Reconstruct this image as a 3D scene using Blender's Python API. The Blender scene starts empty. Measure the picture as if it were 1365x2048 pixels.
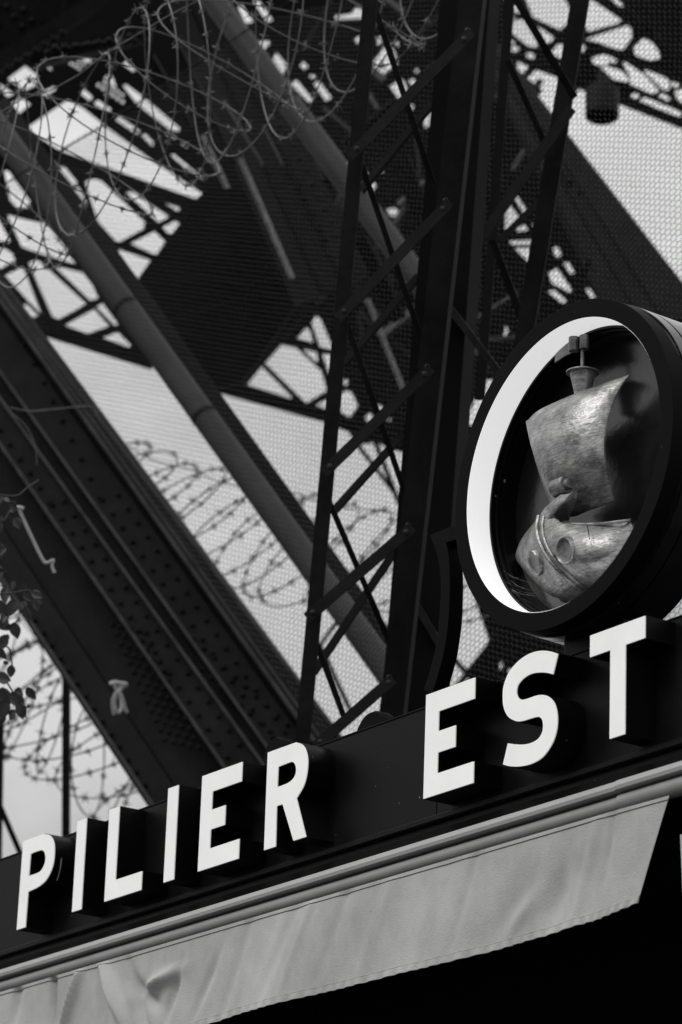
import bpy, bmesh, math, random
import numpy as np
from mathutils import Vector, Matrix
from mathutils.geometry import tessellate_polygon
random.seed(7)
C = bpy.context.scene.collection
sc = bpy.context.scene

# ------------------------------------------------------------------ camera
EYE = Vector((0, 0, 1.6))
F = 6895.5                       # focal length in units of the 1365 wide photograph
PIT, ROL, YAW = 0.33327677, 0.03677469, 0.98677195
FWD = Vector((0, math.cos(PIT), math.sin(PIT)))
_up = Vector((0, -math.sin(PIT), math.cos(PIT)))
_r = Vector((1, 0, 0))
R = _r * math.cos(ROL) + _up * math.sin(ROL)
U = -_r * math.sin(ROL) + _up * math.cos(ROL)
cam = bpy.data.cameras.new('camera'); camo = bpy.data.objects.new('camera', cam); C.objects.link(camo)
cam.sensor_fit = 'HORIZONTAL'; cam.sensor_width = 36; cam.lens = F / 1365 * 36
cam.clip_end = 2000; cam.clip_start = .1
m = Matrix.Identity(4)
for i, v in enumerate((R, U, -FWD)):
    for j in range(3): m[j][i] = v[j]
m.translation = EYE
camo.matrix_world = m
cam.dof.use_dof = True; cam.dof.focus_distance = 11.3; cam.dof.aperture_fstop = 5.6; cam.dof.aperture_blades = 9
sc.camera = camo

# ------------------------------------------------------------------ sky and sun (overcast)
w = bpy.data.worlds.new('World'); sc.world = w; w.use_nodes = True
nt = w.node_tree; N = nt.nodes; L = nt.links
bg = N['Background']; bg.inputs['Strength'].default_value = 0.1
SUN_EL, SUN_AZ = math.radians(48), math.radians(246)      # azimuth measured from +Y clockwise
sky = N.new('ShaderNodeTexSky'); sky.sky_type = 'NISHITA'; sky.sun_disc = False
sky.sun_elevation = SUN_EL; sky.sun_rotation = SUN_AZ
bw = N.new('ShaderNodeRGBToBW'); L.new(sky.outputs[0], bw.inputs[0])
tc = N.new('ShaderNodeTexCoord')
mp = N.new('ShaderNodeMapping'); mp.inputs['Location'].default_value = (3.1, 0.4, 1.7); mp.inputs['Scale'].default_value = (1, 1, 1.6)
L.new(tc.outputs['Generated'], mp.inputs[0])
nz = N.new('ShaderNodeTexNoise'); nz.inputs['Scale'].default_value = 4.2; nz.inputs['Detail'].default_value = 5; nz.inputs['Roughness'].default_value = .62
L.new(mp.outputs[0], nz.inputs['Vector'])
cr = N.new('ShaderNodeMapRange'); cr.inputs[1].default_value = .30; cr.inputs[2].default_value = .66; cr.inputs[3].default_value = 5.8; cr.inputs[4].default_value = 11.4
L.new(nz.outputs[0], cr.inputs[0])
sx = N.new('ShaderNodeSeparateXYZ'); L.new(tc.outputs['Generated'], sx.inputs[0])
g = N.new('ShaderNodeMapRange'); g.inputs[1].default_value = .20; g.inputs[2].default_value = .40; g.inputs[3].default_value = .5; g.inputs[4].default_value = 1.08
L.new(sx.outputs['Z'], g.inputs[0])
mu = N.new('ShaderNodeMath'); mu.operation = 'MULTIPLY'; L.new(cr.outputs[0], mu.inputs[0]); L.new(g.outputs[0], mu.inputs[1])
mx = N.new('ShaderNodeMix'); mx.inputs['Factor'].default_value = .86
L.new(bw.outputs[0], mx.inputs['A']); L.new(mu.outputs[0], mx.inputs['B']); L.new(mx.outputs['Result'], bg.inputs['Color'])

sl = bpy.data.lights.new('sun', 'SUN'); sl.energy = 1.0; sl.angle = math.radians(14); sl.color = (1, .985, .96)
so = bpy.data.objects.new('sun', sl); C.objects.link(so)
sd_ = Vector((math.sin(SUN_AZ) * math.cos(SUN_EL), math.cos(SUN_AZ) * math.cos(SUN_EL), math.sin(SUN_EL)))
so.rotation_euler = sd_.to_track_quat('Z', 'Y').to_euler()
vs = sc.view_settings
vs.view_transform = 'Standard'; vs.look = 'None'; vs.exposure = 0; vs.gamma = 1; vs.use_curve_mapping = False
sc.cycles.use_denoising = True
sc.cycles.max_bounces = 6

# ------------------------------------------------------------------ geometry of the place
SD = Vector((math.cos(YAW), -math.sin(YAW), 0))      # along the sign, to the right
SN = Vector((math.sin(YAW), math.cos(YAW), 0))       # into the sign
Z = Vector((0, 0, 1))
SO = EYE + Vector((0.84878421, 14.74894532, 3.94594418)) * .7
TE = Vector((.03, .95, .31)).normalized()            # facing direction of the tower framing

def S(u, z, k): return SO + SD * u + Z * z + SN * k
def ray(x, y): return FWD + R * ((x - 682.5) / F) - U * ((y - 1024) / F)
def at(x, y, t): return EYE + ray(x, y) * t
def onk(x, y, k):
    d = ray(x, y); return EYE + d * ((SO - EYE + SN * k).dot(SN) / d.dot(SN))
def uz(x, y, k=0):
    p = onk(x, y, k) - SO; return p.dot(SD), p.z
def project(P):
    d = P - EYE; t = d.dot(FWD); return 682.5 + F * d.dot(R) / t, 1024 - F * d.dot(U) / t

# ------------------------------------------------------------------ materials
def mat(name, col, rough=.6, metal=0, noise=0, nscale=6, bump=0, bscale=30, spec=.5, emit=0, specks=0, scratch=0):
    m = bpy.data.materials.new(name); m.use_nodes = True
    t = m.node_tree; b = t.nodes['Principled BSDF']
    b.inputs['Base Color'].default_value = (col, col, col, 1); b.inputs['Roughness'].default_value = rough
    b.inputs['Metallic'].default_value = metal; b.inputs['Specular IOR Level'].default_value = spec
    co = t.nodes.new('ShaderNodeTexCoord'); out = None
    if noise:
        n = t.nodes.new('ShaderNodeTexNoise'); n.inputs['Scale'].default_value = nscale; n.inputs['Detail'].default_value = 6; n.inputs['Roughness'].default_value = .65
        t.links.new(co.outputs['Object'], n.inputs['Vector'])
        r = t.nodes.new('ShaderNodeMapRange'); r.inputs[1].default_value = .3; r.inputs[2].default_value = .7
        r.inputs[3].default_value = col * (1 - noise); r.inputs[4].default_value = col * (1 + noise)
        t.links.new(n.outputs[0], r.inputs[0]); out = r.outputs[0]
        rr = t.nodes.new('ShaderNodeMapRange'); rr.inputs[3].default_value = max(.05, rough - .12); rr.inputs[4].default_value = min(1, rough + .12)
        t.links.new(n.outputs[0], rr.inputs[0]); t.links.new(rr.outputs[0], b.inputs['Roughness'])
    if scratch:
        mpp = t.nodes.new('ShaderNodeMapping'); mpp.inputs['Rotation'].default_value = (.3, .5, .4); mpp.inputs['Scale'].default_value = (3, 3, 26)
        t.links.new(co.outputs['Object'], mpp.inputs[0])
        n2 = t.nodes.new('ShaderNodeTexNoise'); n2.inputs['Scale'].default_value = 9; n2.inputs['Detail'].default_value = 8; n2.inputs['Roughness'].default_value = .75
        t.links.new(mpp.outputs[0], n2.inputs['Vector'])
        r2 = t.nodes.new('ShaderNodeMapRange'); r2.inputs[1].default_value = .35; r2.inputs[2].default_value = .65; r2.inputs[3].default_value = 1 - scratch; r2.inputs[4].default_value = 1 + scratch
        t.links.new(n2.outputs[0], r2.inputs[0])
        mm = t.nodes.new('ShaderNodeMath'); mm.operation = 'MULTIPLY'; mm.inputs[0].default_value = col
        if out: t.links.new(out, mm.inputs[0])
        t.links.new(r2.outputs[0], mm.inputs[1]); out = mm.outputs[0]
    if specks:
        v = t.nodes.new('ShaderNodeTexVoronoi'); v.inputs['Scale'].default_value = 16
        t.links.new(co.outputs['Object'], v.inputs['Vector'])
        r = t.nodes.new('ShaderNodeMapRange'); r.inputs[1].default_value = .035; r.inputs[2].default_value = .06; r.inputs[3].default_value = specks; r.inputs[4].default_value = 0
        t.links.new(v.outputs['Distance'], r.inputs[0])
        n3 = t.nodes.new('ShaderNodeTexNoise'); n3.inputs['Scale'].default_value = 5; t.links.new(co.outputs['Object'], n3.inputs['Vector'])
        r3 = t.nodes.new('ShaderNodeMapRange'); r3.inputs[1].default_value = .5; r3.inputs[2].default_value = .62; t.links.new(n3.outputs[0], r3.inputs[0])
        m3 = t.nodes.new('ShaderNodeMath'); m3.operation = 'MULTIPLY'; t.links.new(r.outputs[0], m3.inputs[0]); t.links.new(r3.outputs[0], m3.inputs[1])
        ad = t.nodes.new('ShaderNodeMath'); ad.operation = 'ADD'; ad.inputs[0].default_value = col
        if out: t.links.new(out, ad.inputs[0])
        t.links.new(m3.outputs[0], ad.inputs[1]); out = ad.outputs[0]
    if out: t.links.new(out, b.inputs['Base Color'])
    if bump:
        n4 = t.nodes.new('ShaderNodeTexNoise'); n4.inputs['Scale'].default_value = bscale; n4.inputs['Detail'].default_value = 3
        t.links.new(co.outputs['Object'], n4.inputs['Vector'])
        bp = t.nodes.new('ShaderNodeBump'); bp.inputs['Strength'].default_value = bump; bp.inputs['Distance'].default_value = .01
        t.links.new(n4.outputs[0], bp.inputs['Height']); t.links.new(bp.outputs[0], b.inputs['Normal'])
    if emit:
        b.inputs['Emission Color'].default_value = (1, 1, 1, 1); b.inputs['Emission Strength'].default_value = emit
    return m
M = dict(
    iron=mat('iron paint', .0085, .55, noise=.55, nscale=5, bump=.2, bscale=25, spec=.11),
    iron_worn=mat('worn iron paint', .035, .5, noise=.6, nscale=7, bump=.2, bscale=30, spec=.25),
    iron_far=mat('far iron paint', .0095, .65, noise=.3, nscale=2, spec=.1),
    pale=mat('lit steel edge', .28, .6, noise=.6, nscale=18),  # pale tone puts the light on steel edges into the colour
    pipe=mat('pipe paint', .05, .5, noise=.25, nscale=3, spec=.2),
    black=mat('black enamel', .0045, .38, noise=.3, nscale=5, spec=.1, specks=.25, bump=.04, bscale=60),
    rim=mat('satin black rim', .0035, .6, noise=.15, nscale=8, spec=.05, specks=.12),
    gloss=mat('gloss black lacquer', .010, .2, noise=.4, nscale=6, spec=.6, bump=.05, bscale=38, specks=.15),
    dark=mat('shop interior', .008, .9, spec=.1),
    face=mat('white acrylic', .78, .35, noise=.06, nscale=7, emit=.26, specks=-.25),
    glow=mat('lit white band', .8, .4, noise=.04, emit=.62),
    bronze=mat('worn bronze', .29, .40, metal=.6, noise=.62, nscale=13, scratch=.5, bump=.25, bscale=55, specks=-.2),
    bronze_dark=mat('dull bronze', .2, .45, metal=.6, noise=.45, nscale=14, scratch=.3),
    fabric=mat('awning canvas', .5, .8, noise=.2, nscale=3.2, bump=.2, bscale=170, spec=.2, specks=-.2),
    thread=mat('seam thread', .06, .9),
    alu=mat('painted aluminium', .42, .45, noise=.08, nscale=5, spec=.4),
    alu2=mat('grey painted aluminium', .30, .4, noise=.12, nscale=5, spec=.4),
    net=mat('galvanised net wire', .017, .5, metal=.0),
    razor=mat('galvanised barbed wire', .17, .5, metal=.3, noise=.3, nscale=20),
    cord=mat('white cord', .55, .8, noise=.2, nscale=30),
    leaf=mat('leaf', .10, .32, noise=.4, nscale=15),
    stem=mat('twig', .06, .8, noise=.3, nscale=20),
    ground=mat('asphalt', .05, .9, noise=.2, nscale=2),
)

# ------------------------------------------------------------------ mesh builders
class B:
    def __init__(s): s.v = []; s.f = []
    def add(s, vs, fs):
        o = len(s.v); s.v += [Vector(v) for v in vs]; s.f += [[i + o for i in f] for f in fs]; return s
    def prism(s, loops, ext):
        """closed solid from outer loop and hole loops of 3D points, pushed along ext"""
        tri = tessellate_polygon([[Vector(p) for p in l] for l in loops])
        pts = [Vector(p) for l in loops for p in l]; n = len(pts)
        fs = []
        for a in tri:
            a = list(a); nn = (pts[a[1]] - pts[a[0]]).cross(pts[a[2]] - pts[a[0]])
            if nn.length < 1e-10: continue
            if nn.dot(ext) > 0: a.reverse()
            fs.append(a); fs.append([i + n for i in reversed(a)])
        o = 0
        for l in loops:
            k = len(l)
            for i in range(k):
                j = (i + 1) % k; fs.append([o + i, o + j, o + j + n, o + i + n])
            o += k
        return s.add(pts + [p + ext for p in pts], fs)
    def box(s, p, a, b, c):
        """corner p and three edge vectors"""
        vs = [p, p + a, p + a + b, p + b]; vs += [v + c for v in vs]
        return s.add(vs, [(0, 1, 2, 3), (7, 6, 5, 4), (0, 4, 5, 1), (1, 5, 6, 2), (2, 6, 7, 3), (3, 7, 4, 0)])
    def beam(s, p0, p1, w, d, ext=TE, kind='box', th=None, flip=1):
        ax = (p1 - p0).normalized(); e = (ext - ax * ext.dot(ax)).normalized(); sd = ax.cross(e).normalized() * flip
        a = p1 - p0
        if kind == 'box':
            return s.box(p0 - sd * w / 2, sd * w, a, e * d)
        th = th or w * .16
        s.box(p0 - sd * w / 2, sd * w, a, e * th)
        s.box(p0 - sd * w / 2 + e * th, sd * th, a, e * (d - th))
        if kind == 'C': s.box(p0 + sd * (w / 2 - th) + e * th, sd * th, a, e * (d - th))
        return s
    def tube(s, pts, r, n=6, closed=False, cap=True):
        pts = [Vector(p) for p in pts]; k = len(pts); o = len(s.v)
        t = (pts[1] - pts[0]).normalized(); x = t.orthogonal().normalized()
        for i, p in enumerate(pts):
            a = pts[(i - 1) % k] if (i > 0 or closed) else p; b = pts[(i + 1) % k] if (i < k - 1 or closed) else p
            t = (b - a).normalized(); x = (x - t * x.dot(t)).normalized(); y = t.cross(x)
            rr = r[i] if isinstance(r, (list, tuple)) else r
            s.v += [p + (x * math.cos(q * 2 * math.pi / n) + y * math.sin(q * 2 * math.pi / n)) * rr for q in range(n)]
        for i in range(k if closed else k - 1):
            j = (i + 1) % k
            for q in range(n):
                s.f.append([o + i * n + q, o + i * n + (q + 1) % n, o + j * n + (q + 1) % n, o + j * n + q])
        if cap and not closed:
            s.f.append([o + q for q in reversed(range(n))]); s.f.append([o + (k - 1) * n + q for q in range(n)])
        return s
    def lathe(s, c, ax, prof, n=48, closed=True):
        """profile of (radius, offset along ax); closed joins last to first"""
        ax = ax.normalized(); x = ax.orthogonal().normalized(); y = ax.cross(x); o = len(s.v); k = len(prof)
        for r, h in prof:
            s.v += [c + ax * h + (x * math.cos(q * 2 * math.pi / n) + y * math.sin(q * 2 * math.pi / n)) * max(r, 1e-4) for q in range(n)]
        for i in range(k if closed else k - 1):
            j = (i + 1) % k
            for q in range(n):
                s.f.append([o + i * n + q, o + i * n + (q + 1) % n, o + j * n + (q + 1) % n, o + j * n + q])
        return s
    def grid(s, P, th=0, thv=None):
        """P[i][j] points; with th a second skin behind it makes a solid sheet"""
        a, b = len(P), len(P[0]); o = len(s.v)
        s.v += [Vector(p) for r in P for p in r]
        q = [[o + i * b + j, o + i * b + j + 1, o + (i + 1) * b + j + 1, o + (i + 1) * b + j] for i in range(a - 1) for j in range(b - 1)]
        s.f += q
        if th:
            o2 = len(s.v); n = a * b
            for i in range(a):
                for j in range(b):
                    du = Vector(P[min(i + 1, a - 1)][j]) - Vector(P[max(i - 1, 0)][j]); dv = Vector(P[i][min(j + 1, b - 1)]) - Vector(P[i][max(j - 1, 0)])
                    nn = thv or du.cross(dv).normalized()
                    s.v.append(Vector(P[i][j]) + nn * th)
            s.f += [[v + n for v in reversed(f)] for f in q]
            bd = [i * b for i in range(a)], [i * b + b - 1 for i in range(a)], list(range(b)), [(a - 1) * b + j for j in range(b)]
            for l in bd:
                for i, j in zip(l, l[1:]): s.f.append([o + i, o + j, o + j + n, o + i + n])
        return s
    def dome(s, p, n, r, h=.6, seg=6):
        n = n.normalized(); x = n.orthogonal().normalized(); y = n.cross(x); o = len(s.v)
        for rr, hh in ((1, -.1), (.75, .62), (0, 1)):
            if rr == 0: s.v.append(p + n * r * h); continue
            s.v += [p + (x * math.cos(q * 2 * math.pi / seg) + y * math.sin(q * 2 * math.pi / seg)) * r * rr + n * r * h * hh for q in range(seg)]
        for q in range(seg):
            s.f.append([o + q, o + (q + 1) % seg, o + seg + (q + 1) % seg, o + seg + q]); s.f.append([o + seg + q, o + seg + (q + 1) % seg, o + 2 * seg])
        return s
    def build(s, name, material, parent=None, smooth=False, bevel=0, label=None, kind=None, fix=True):
        me = bpy.data.meshes.new(name)
        loc = Vector((0, 0, 0))
        if parent is not None:
            q = parent
            while q: loc += q.location; q = q.parent
        base = sum(s.v, Vector()) / len(s.v) if parent is None else loc
        me.from_pydata([v - base for v in s.v], [], s.f)
        if fix:
            bm = bmesh.new(); bm.from_mesh(me); bmesh.ops.recalc_face_normals(bm, faces=bm.faces)
            bm.to_mesh(me); bm.free()
        me.materials.append(material)
        if smooth:
            me.polygons.foreach_set('use_smooth', [True] * len(me.polygons))
            me.set_sharp_from_angle(angle=math.radians(38))
        o = bpy.data.objects.new(name, me); C.objects.link(o)
        if parent is None: o.location = base
        else: o.parent = parent
        if bevel:
            md = o.modifiers.new('bevel', 'BEVEL'); md.width = bevel; md.segments = 2; md.limit_method = 'ANGLE'; md.angle_limit = math.radians(40)
        if label: o['label'] = label
        if kind: o['kind'] = kind
        return o
def tag(o, label, cat, group=None):
    o['label'] = label; o['category'] = cat
    if group: o['group'] = group
    return o
def thing(name, loc, label, cat, group=None):
    o = bpy.data.objects.new(name, None); C.objects.link(o); o.location = loc; o.empty_display_size = .2
    return tag(o, label, cat, group)
def catmull(P, n):
    out = []; k = len(P)
    for i in range(k - 1):
        p0, p1, p2, p3 = P[max(i - 1, 0)], P[i], P[i + 1], P[min(i + 2, k - 1)]
        for q in range(n):
            t = q / n
            out.append(.5 * ((2 * p1) + (p2 - p0) * t + (2 * p0 - 5 * p1 + 4 * p2 - p3) * t * t + (3 * p1 - p0 - 3 * p2 + p3) * t ** 3))
    out.append(P[-1].copy()); return out
def loft(rows, nu, nv):
    A = [catmull(r, nv) for r in rows]
    cols = [catmull([a[j] for a in A], nu) for j in range(len(A[0]))]
    return [[cols[j][i] for j in range(len(cols))] for i in range(len(cols[0]))]
def offset_poly(P, d):
    n = len(P); out = []; area = sum(P[i][0] * P[(i + 1) % n][1] - P[(i + 1) % n][0] * P[i][1] for i in range(n))
    sg = 1 if area > 0 else -1
    for i in range(n):
        a, b, c = Vector(P[i - 1]), Vector(P[i]), Vector(P[(i + 1) % n])
        e1 = (b - a).normalized(); e2 = (c - b).normalized()
        n1 = Vector((-e1.y, e1.x)) * sg; n2 = Vector((-e2.y, e2.x)) * sg
        bis = (n1 + n2); ln = max(.35, bis.length / 2); bis = bis.normalized() if bis.length > 1e-6 else n1
        out.append(tuple(b + bis * d / ln))
    return out
def smooth_px(P, n=4, closed=True):
    """P: list of (x, y[, sharp]) -> denser list, rounded except at sharp points"""
    k = len(P); out = []
    for i in range(k if closed else k - 1):
        p1, p2 = P[i], P[(i + 1) % k]
        p0 = P[i - 1] if len(p1) < 3 and (closed or i > 0) else p1
        p3 = P[(i + 2) % k] if len(p2) < 3 and (closed or i + 2 < k) else p2
        v = [Vector(q[:2]) for q in (p0, p1, p2, p3)]
        if len(p1) > 2 and len(p2) > 2: out.append(tuple(v[1])); continue
        for q in range(n):
            t = q / n
            out.append(tuple(.5 * ((2 * v[1]) + (v[2] - v[0]) * t + (2 * v[0] - 5 * v[1] + 4 * v[2] - v[3]) * t * t + (3 * v[1] - v[0] - 3 * v[2] + v[3]) * t ** 3)))
    if not closed: out.append(tuple(P[-1][:2]))
    return out
def px(sx, ox, oy, P): return [(ox + q[0] * sx, oy + q[1] * sx) + tuple(q[2:]) for q in P]

# ------------------------------------------------------------------ ground
gr = B().add([(-400, -400, 0), (400, -400, 0), (400, 400, 0), (-400, 400, 0)], [(0, 1, 2, 3)]).build('ground', M['ground'])
gr['kind'] = 'structure'

# ------------------------------------------------------------------ kiosk behind and under the sign
UL, UR = -4.6, 1.75
ko = thing('kiosk', S(-1.3, -SO.z, .6), 'dark kiosk building under the black fascia, its shaded front open below the awning', 'kiosk')
B().box(S(UL, -.16, .104), SD * (UR - UL), SN * 1.0, Z * .09).build('soffit', M['dark'], ko)
B().box(S(UL, -SO.z, 1.05), SD * (UR - UL), SN * .1, Z * (SO.z - .165)).build('rear_wall', M['dark'], ko)
B().box(S(UL, -SO.z, .2), SD * .08, SN * .84, Z * (SO.z - .165)).build('side_wall', M['dark'], ko)
B().box(S(UR - .08, -SO.z, .2), SD * .08, SN * .84, Z * (SO.z - .165)).build('side_wall', M['dark'], ko)
B().box(S(UL, .25, .215), SD * (UR - UL), SN * .85, Z * .05).build('roof', M['iron'], ko)

# ------------------------------------------------------------------ sign: fascia and block letters
KD = .1127
LH = .35
sg = thing('shop_sign', S(-1.3, 0, .15), 'long black fascia sign with white block letters reading PILIER EST', 'sign')
uj = [-4.6, -2.62, -.62, 1.75]
for a, b in zip(uj, uj[1:]):
    B().box(S(a + .0015, -.024, KD), SD * (b - a - .003), SN * .09, Z * .384).build('fascia_panel', M['black'], sg, bevel=.002)
B().box(S(UL, .3605, KD - .004), SD * (UR - UL), SN * .1, Z * .004).build('top_capping', M['black'], sg)
tr = B()
tr.box(S(UL, -.047, KD - .03), SD * (UR - UL), SN * .1, Z * .02)
tr.box(S(UL, -.075, KD - .006), SD * (UR - UL), SN * .08, Z * .026)
tr.build('lower_trim', M['black'], sg, bevel=.003)
B().box(S(UL, -.15, .125), SD * (UR - UL), SN * .05, Z * .073).build('gutter_back', M['dark'], sg)

def toz(P): return [uz(x, y, 0) for x, y in P]
u_ = lambda v: v * .7
A1 = (.21978, 20, 1540); A2 = (.27839, 300, 1460); A3 = (.26374, 820, 1280); A4 = (.21978, 1065, 1200)
def rect_letter(pts): return [[(a, b) for a, b in pts]]
def zc(P, A): return toz(smooth_px(px(*A, P), 7))
def snap(loop):
    return [(u, 0.0 if abs(z) < .004 else LH if abs(z - LH) < .0025 else z) for u, z in loop]
sh = True
letters = []
P_out = [(118, 650, 1), (270, 590), (330, 583), (372, 603), (400, 660), (405, 760), (388, 880), (335, 995), (262, 1064), (165, 1112, 1), (140, 1432, 1), (58, 1460, 1)]
P_in = [(188, 768, 1), (268, 737), (306, 745), (321, 800), (310, 862), (280, 915), (238, 941), (172, 962, 1)]
letters.append(('white letter P at the left end of the sign', [zc(P_out, A1), zc(P_in, A1)]))
def bar(u0, u1): return [(u0, 0), (u1, 0), (u1, LH), (u0, LH)]
letters.append(('first white letter I, right of the P', [bar(u_(-4.002), u_(-3.899))]))
l0, l1, l2 = u_(-3.662), u_(-3.554), u_(-3.282)
letters.append(('white letter L', [[(l0, 0), (l2, 0), (l2, .072), (l1, .072), (l1, LH), (l0, LH)]]))
letters.append(('second white letter I, between the L and the first E', [bar(u_(-3.064), u_(-2.959))]))
def E(u0, us, u1, um):
    return [[(u0, 0), (u1, 0), (u1, .073), (us, .073), (us, .139), (um, .139), (um, .213), (us, .213), (us, .277), (u1 - .003, .277), (u1 - .003, LH), (u0, LH)]]
letters.append(('white letter E of the word PILIER', E(u_(-2.732), u_(-2.622), u_(-2.345), u_(-2.49))))
R_out = [(845, 160, 1), (1000, 100), (1045, 88), (1090, 100), (1120, 140), (1136, 215), (1130, 310), (1105, 405), (1055, 492, 1), (1124, 765, 1), (1030, 800, 1), (952, 537, 1), (912, 550, 1), (904, 841, 1), (818, 867, 1)]
R_in = [(923, 268, 1), (1000, 238), (1030, 236), (1047, 270), (1042, 325), (1000, 374), (917, 408, 1)]
letters.append(('white letter R ending the word PILIER', [zc(R_out, A2), zc(R_in, A2)]))
letters.append(('white letter E starting the word EST', E(u_(-.769), u_(-.659), u_(-.376), u_(-.523))))
S_out = [(1127, 103, 1), (1060, 82), (980, 80), (900, 105), (820, 160), (750, 245), (710, 350), (703, 440), (712, 520), (745, 585), (800, 618), (850, 619), (910, 602), (960, 588), (990, 592), (1007, 625), (1005, 690), (975, 745), (920, 778), (860, 790), (800, 788), (743, 780, 1),
         (704, 948, 1), (760, 962), (840, 962), (930, 940), (1010, 890), (1075, 800), (1110, 710), (1123, 620), (1118, 540), (1095, 470), (1050, 425), (1000, 413), (950, 422), (900, 440), (855, 450), (825, 435), (813, 395), (825, 340), (870, 290), (930, 258), (1000, 250), (1050, 255), (1088, 265, 1)]
letters.append(('white letter S', [zc(S_out, A3)]))
t0, t1, t2, t3 = u_(.463), u_(.847), u_(.606), u_(.715)
letters.append(('white letter T below the round emblem', [[(t2, 0), (t3, 0), (t3, .278), (t1, .278), (t1, LH), (t0, LH), (t0, .278), (t2, .278)]]))
for lab, loops in letters:
    if 'letter S' not in lab: loops = [snap(l) for l in loops]
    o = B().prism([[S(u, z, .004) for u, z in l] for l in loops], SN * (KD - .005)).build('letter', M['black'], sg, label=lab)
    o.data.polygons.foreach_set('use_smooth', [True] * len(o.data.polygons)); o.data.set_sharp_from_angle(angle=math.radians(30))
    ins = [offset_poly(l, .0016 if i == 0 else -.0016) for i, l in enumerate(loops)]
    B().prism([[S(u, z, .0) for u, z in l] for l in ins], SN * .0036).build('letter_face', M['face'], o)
# dark rounded caps that rise behind the fascia
for cx, cy, rr in ((740, 1476, 46), (548, 1512, 33)):
    c = onk(cx, cy, .24); r = rr / F * 11.6 * 1.25
    B().lathe(c, SN, [(0, 0), (r * .93, 0), (r, .012), (r, .05), (0, .05)], 40, closed=False).build('rounded_cap', M['rim'], sg, smooth=True)

# ------------------------------------------------------------------ round emblem
CY = math.radians(1.566); TI = math.radians(-1.573)
ES = SD * math.cos(CY) + SN * math.sin(CY); en0 = SN * math.cos(CY) - SD * math.sin(CY)
EN = en0 * math.cos(TI) + Z * math.sin(TI); EW = Z * math.cos(TI) - en0 * math.sin(TI)
EC = SO + SD * .16161 + Z * .95267
em = thing('round_emblem', EC, 'big round black emblem drum with a lit white inner band above the EST letters', 'emblem')
n = 144
B().lathe(EC, EN, [(.481, 0), (.541, 0), (.541, .062), (.481, .062)], n).build('rim', M['rim'], em, smooth=True, bevel=.0015)
B().lathe(EC, EN, [(.5355, .0625), (.5355, .074), (.545, .0745), (.545, .118), (.538, .119), (.538, .126), (.545, .127), (.545, .262), (.53, .27), (0, .27)], n, closed=False).build('drum_shell', M['gloss'], em, smooth=True)
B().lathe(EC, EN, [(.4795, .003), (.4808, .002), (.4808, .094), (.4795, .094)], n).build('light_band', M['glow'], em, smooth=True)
B().lathe(EC, EN, [(.4795, .0945), (.472, .0945), (.472, .112), (.466, .113), (.466, .132), (.459, .133), (.459, .1895), (.49, .1895)], n, closed=False).build('inner_liner', M['black'], em, smooth=True)
B().lathe(EC, EN, [(.4665, .1125), (.4645, .1105), (.4625, .1125), (.4645, .1145)], n).build('bead', M['rim'], em, smooth=True)
B().lathe(EC, EN, [(0, .196), (.2, .195), (.38, .192), (.458, .186), (.458, .2), (0, .21)], n, closed=False).build('back_disc', M['gloss'], em, smooth=True)
q = EC + ES * -.455 + EW * .1 + EN * .1315
B().dome(q, -EN, .007, .7, 10).build('screw', M['bronze_dark'], em)
# scroll bracket left of the drum
c6 = (.38462, 840, 940)
outer = smooth_px(px(*c6, [(52, 340, 1), (78, 405), (98, 475), (108, 560), (109, 640), (104, 740), (90, 880), (62, 1010), (20, 1150, 1)]), 4, False)
inner = smooth_px(px(*c6, [(135, 378, 1), (150, 445), (157, 560), (155, 680), (148, 800), (126, 950), (100, 1050), (70, 1150, 1)]), 4, False)
br = outer + list(reversed(inner)) + px(*c6, [(190, 362), (196, 280)])
kb = .045
B().prism([[onk(x, y, kb) for x, y in br]], SN * .055).build('scroll_bracket', M['rim'], em, bevel=.002, label='curved bracket plate joining the drum to the fascia')
B().box(S(.05, .362, .11), SD * .3, SN * .1, Z * .06).build('foot', M['black'], em, bevel=.004)

# ------------------------------------------------------------------ bronze ship
WS = (.29776, 980, 620)
def wp(x, y, k): return onk(980 + x * .29776, 620 + y * .29776, k)
sh = thing('ship_sculpture', wp(500, 1850, .12), 'worn bronze sailing ship sculpture standing inside the round emblem', 'sculpture')
def edge(P, nn): return catmull([wp(*q) for q in P], nn)
top = edge([(249, 748, .05), (330, 672, .047), (500, 592, .062), (640, 537, .078), (760, 494, .098), (880, 452, .122), (940, 432, .135)], 6)
bot = edge([(395, 1292, .09), (440, 1345, .09), (490, 1378, .092), (560, 1385, .095), (640, 1352, .10), (740, 1315, .104), (828, 1280, .112)], 6)
lef = edge([(249, 748, .05), (258, 800, .038), (278, 890, .03), (300, 970, .03), (345, 1120, .045), (375, 1220, .07), (395, 1292, .09)], 6)
rig = edge([(940, 432, .135), (880, 510, .108), (815, 650, .08), (776, 800, .062), (768, 950, .058), (786, 1080, .072), (828, 1280, .112)], 6)
nT = len(top); grid = []
for i in range(len(lef)):
    v = i / (len(lef) - 1); row = []
    for j in range(nT):
        u = j / (nT - 1)
        p = top[j] * (1 - v) + bot[j] * v + lef[i] * (1 - u) + rig[i] * u - (top[0] * (1 - u) * (1 - v) + top[-1] * u * (1 - v) + bot[0] * (1 - u) * v + bot[-1] * u * v)
        p = p - SN * (.045 * math.sin(math.pi * u) * math.sin(math.pi * v) ** .7)
        row.append(p)
    grid.append(row)
o = B().grid(grid, .006, SN).build('sail', M['bronze'], sh, smooth=True)
o = B().tube([p + SN * .004 for p in lef], .006, 8).build('sail_hem', M['bronze'], sh, smooth=True)
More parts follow.
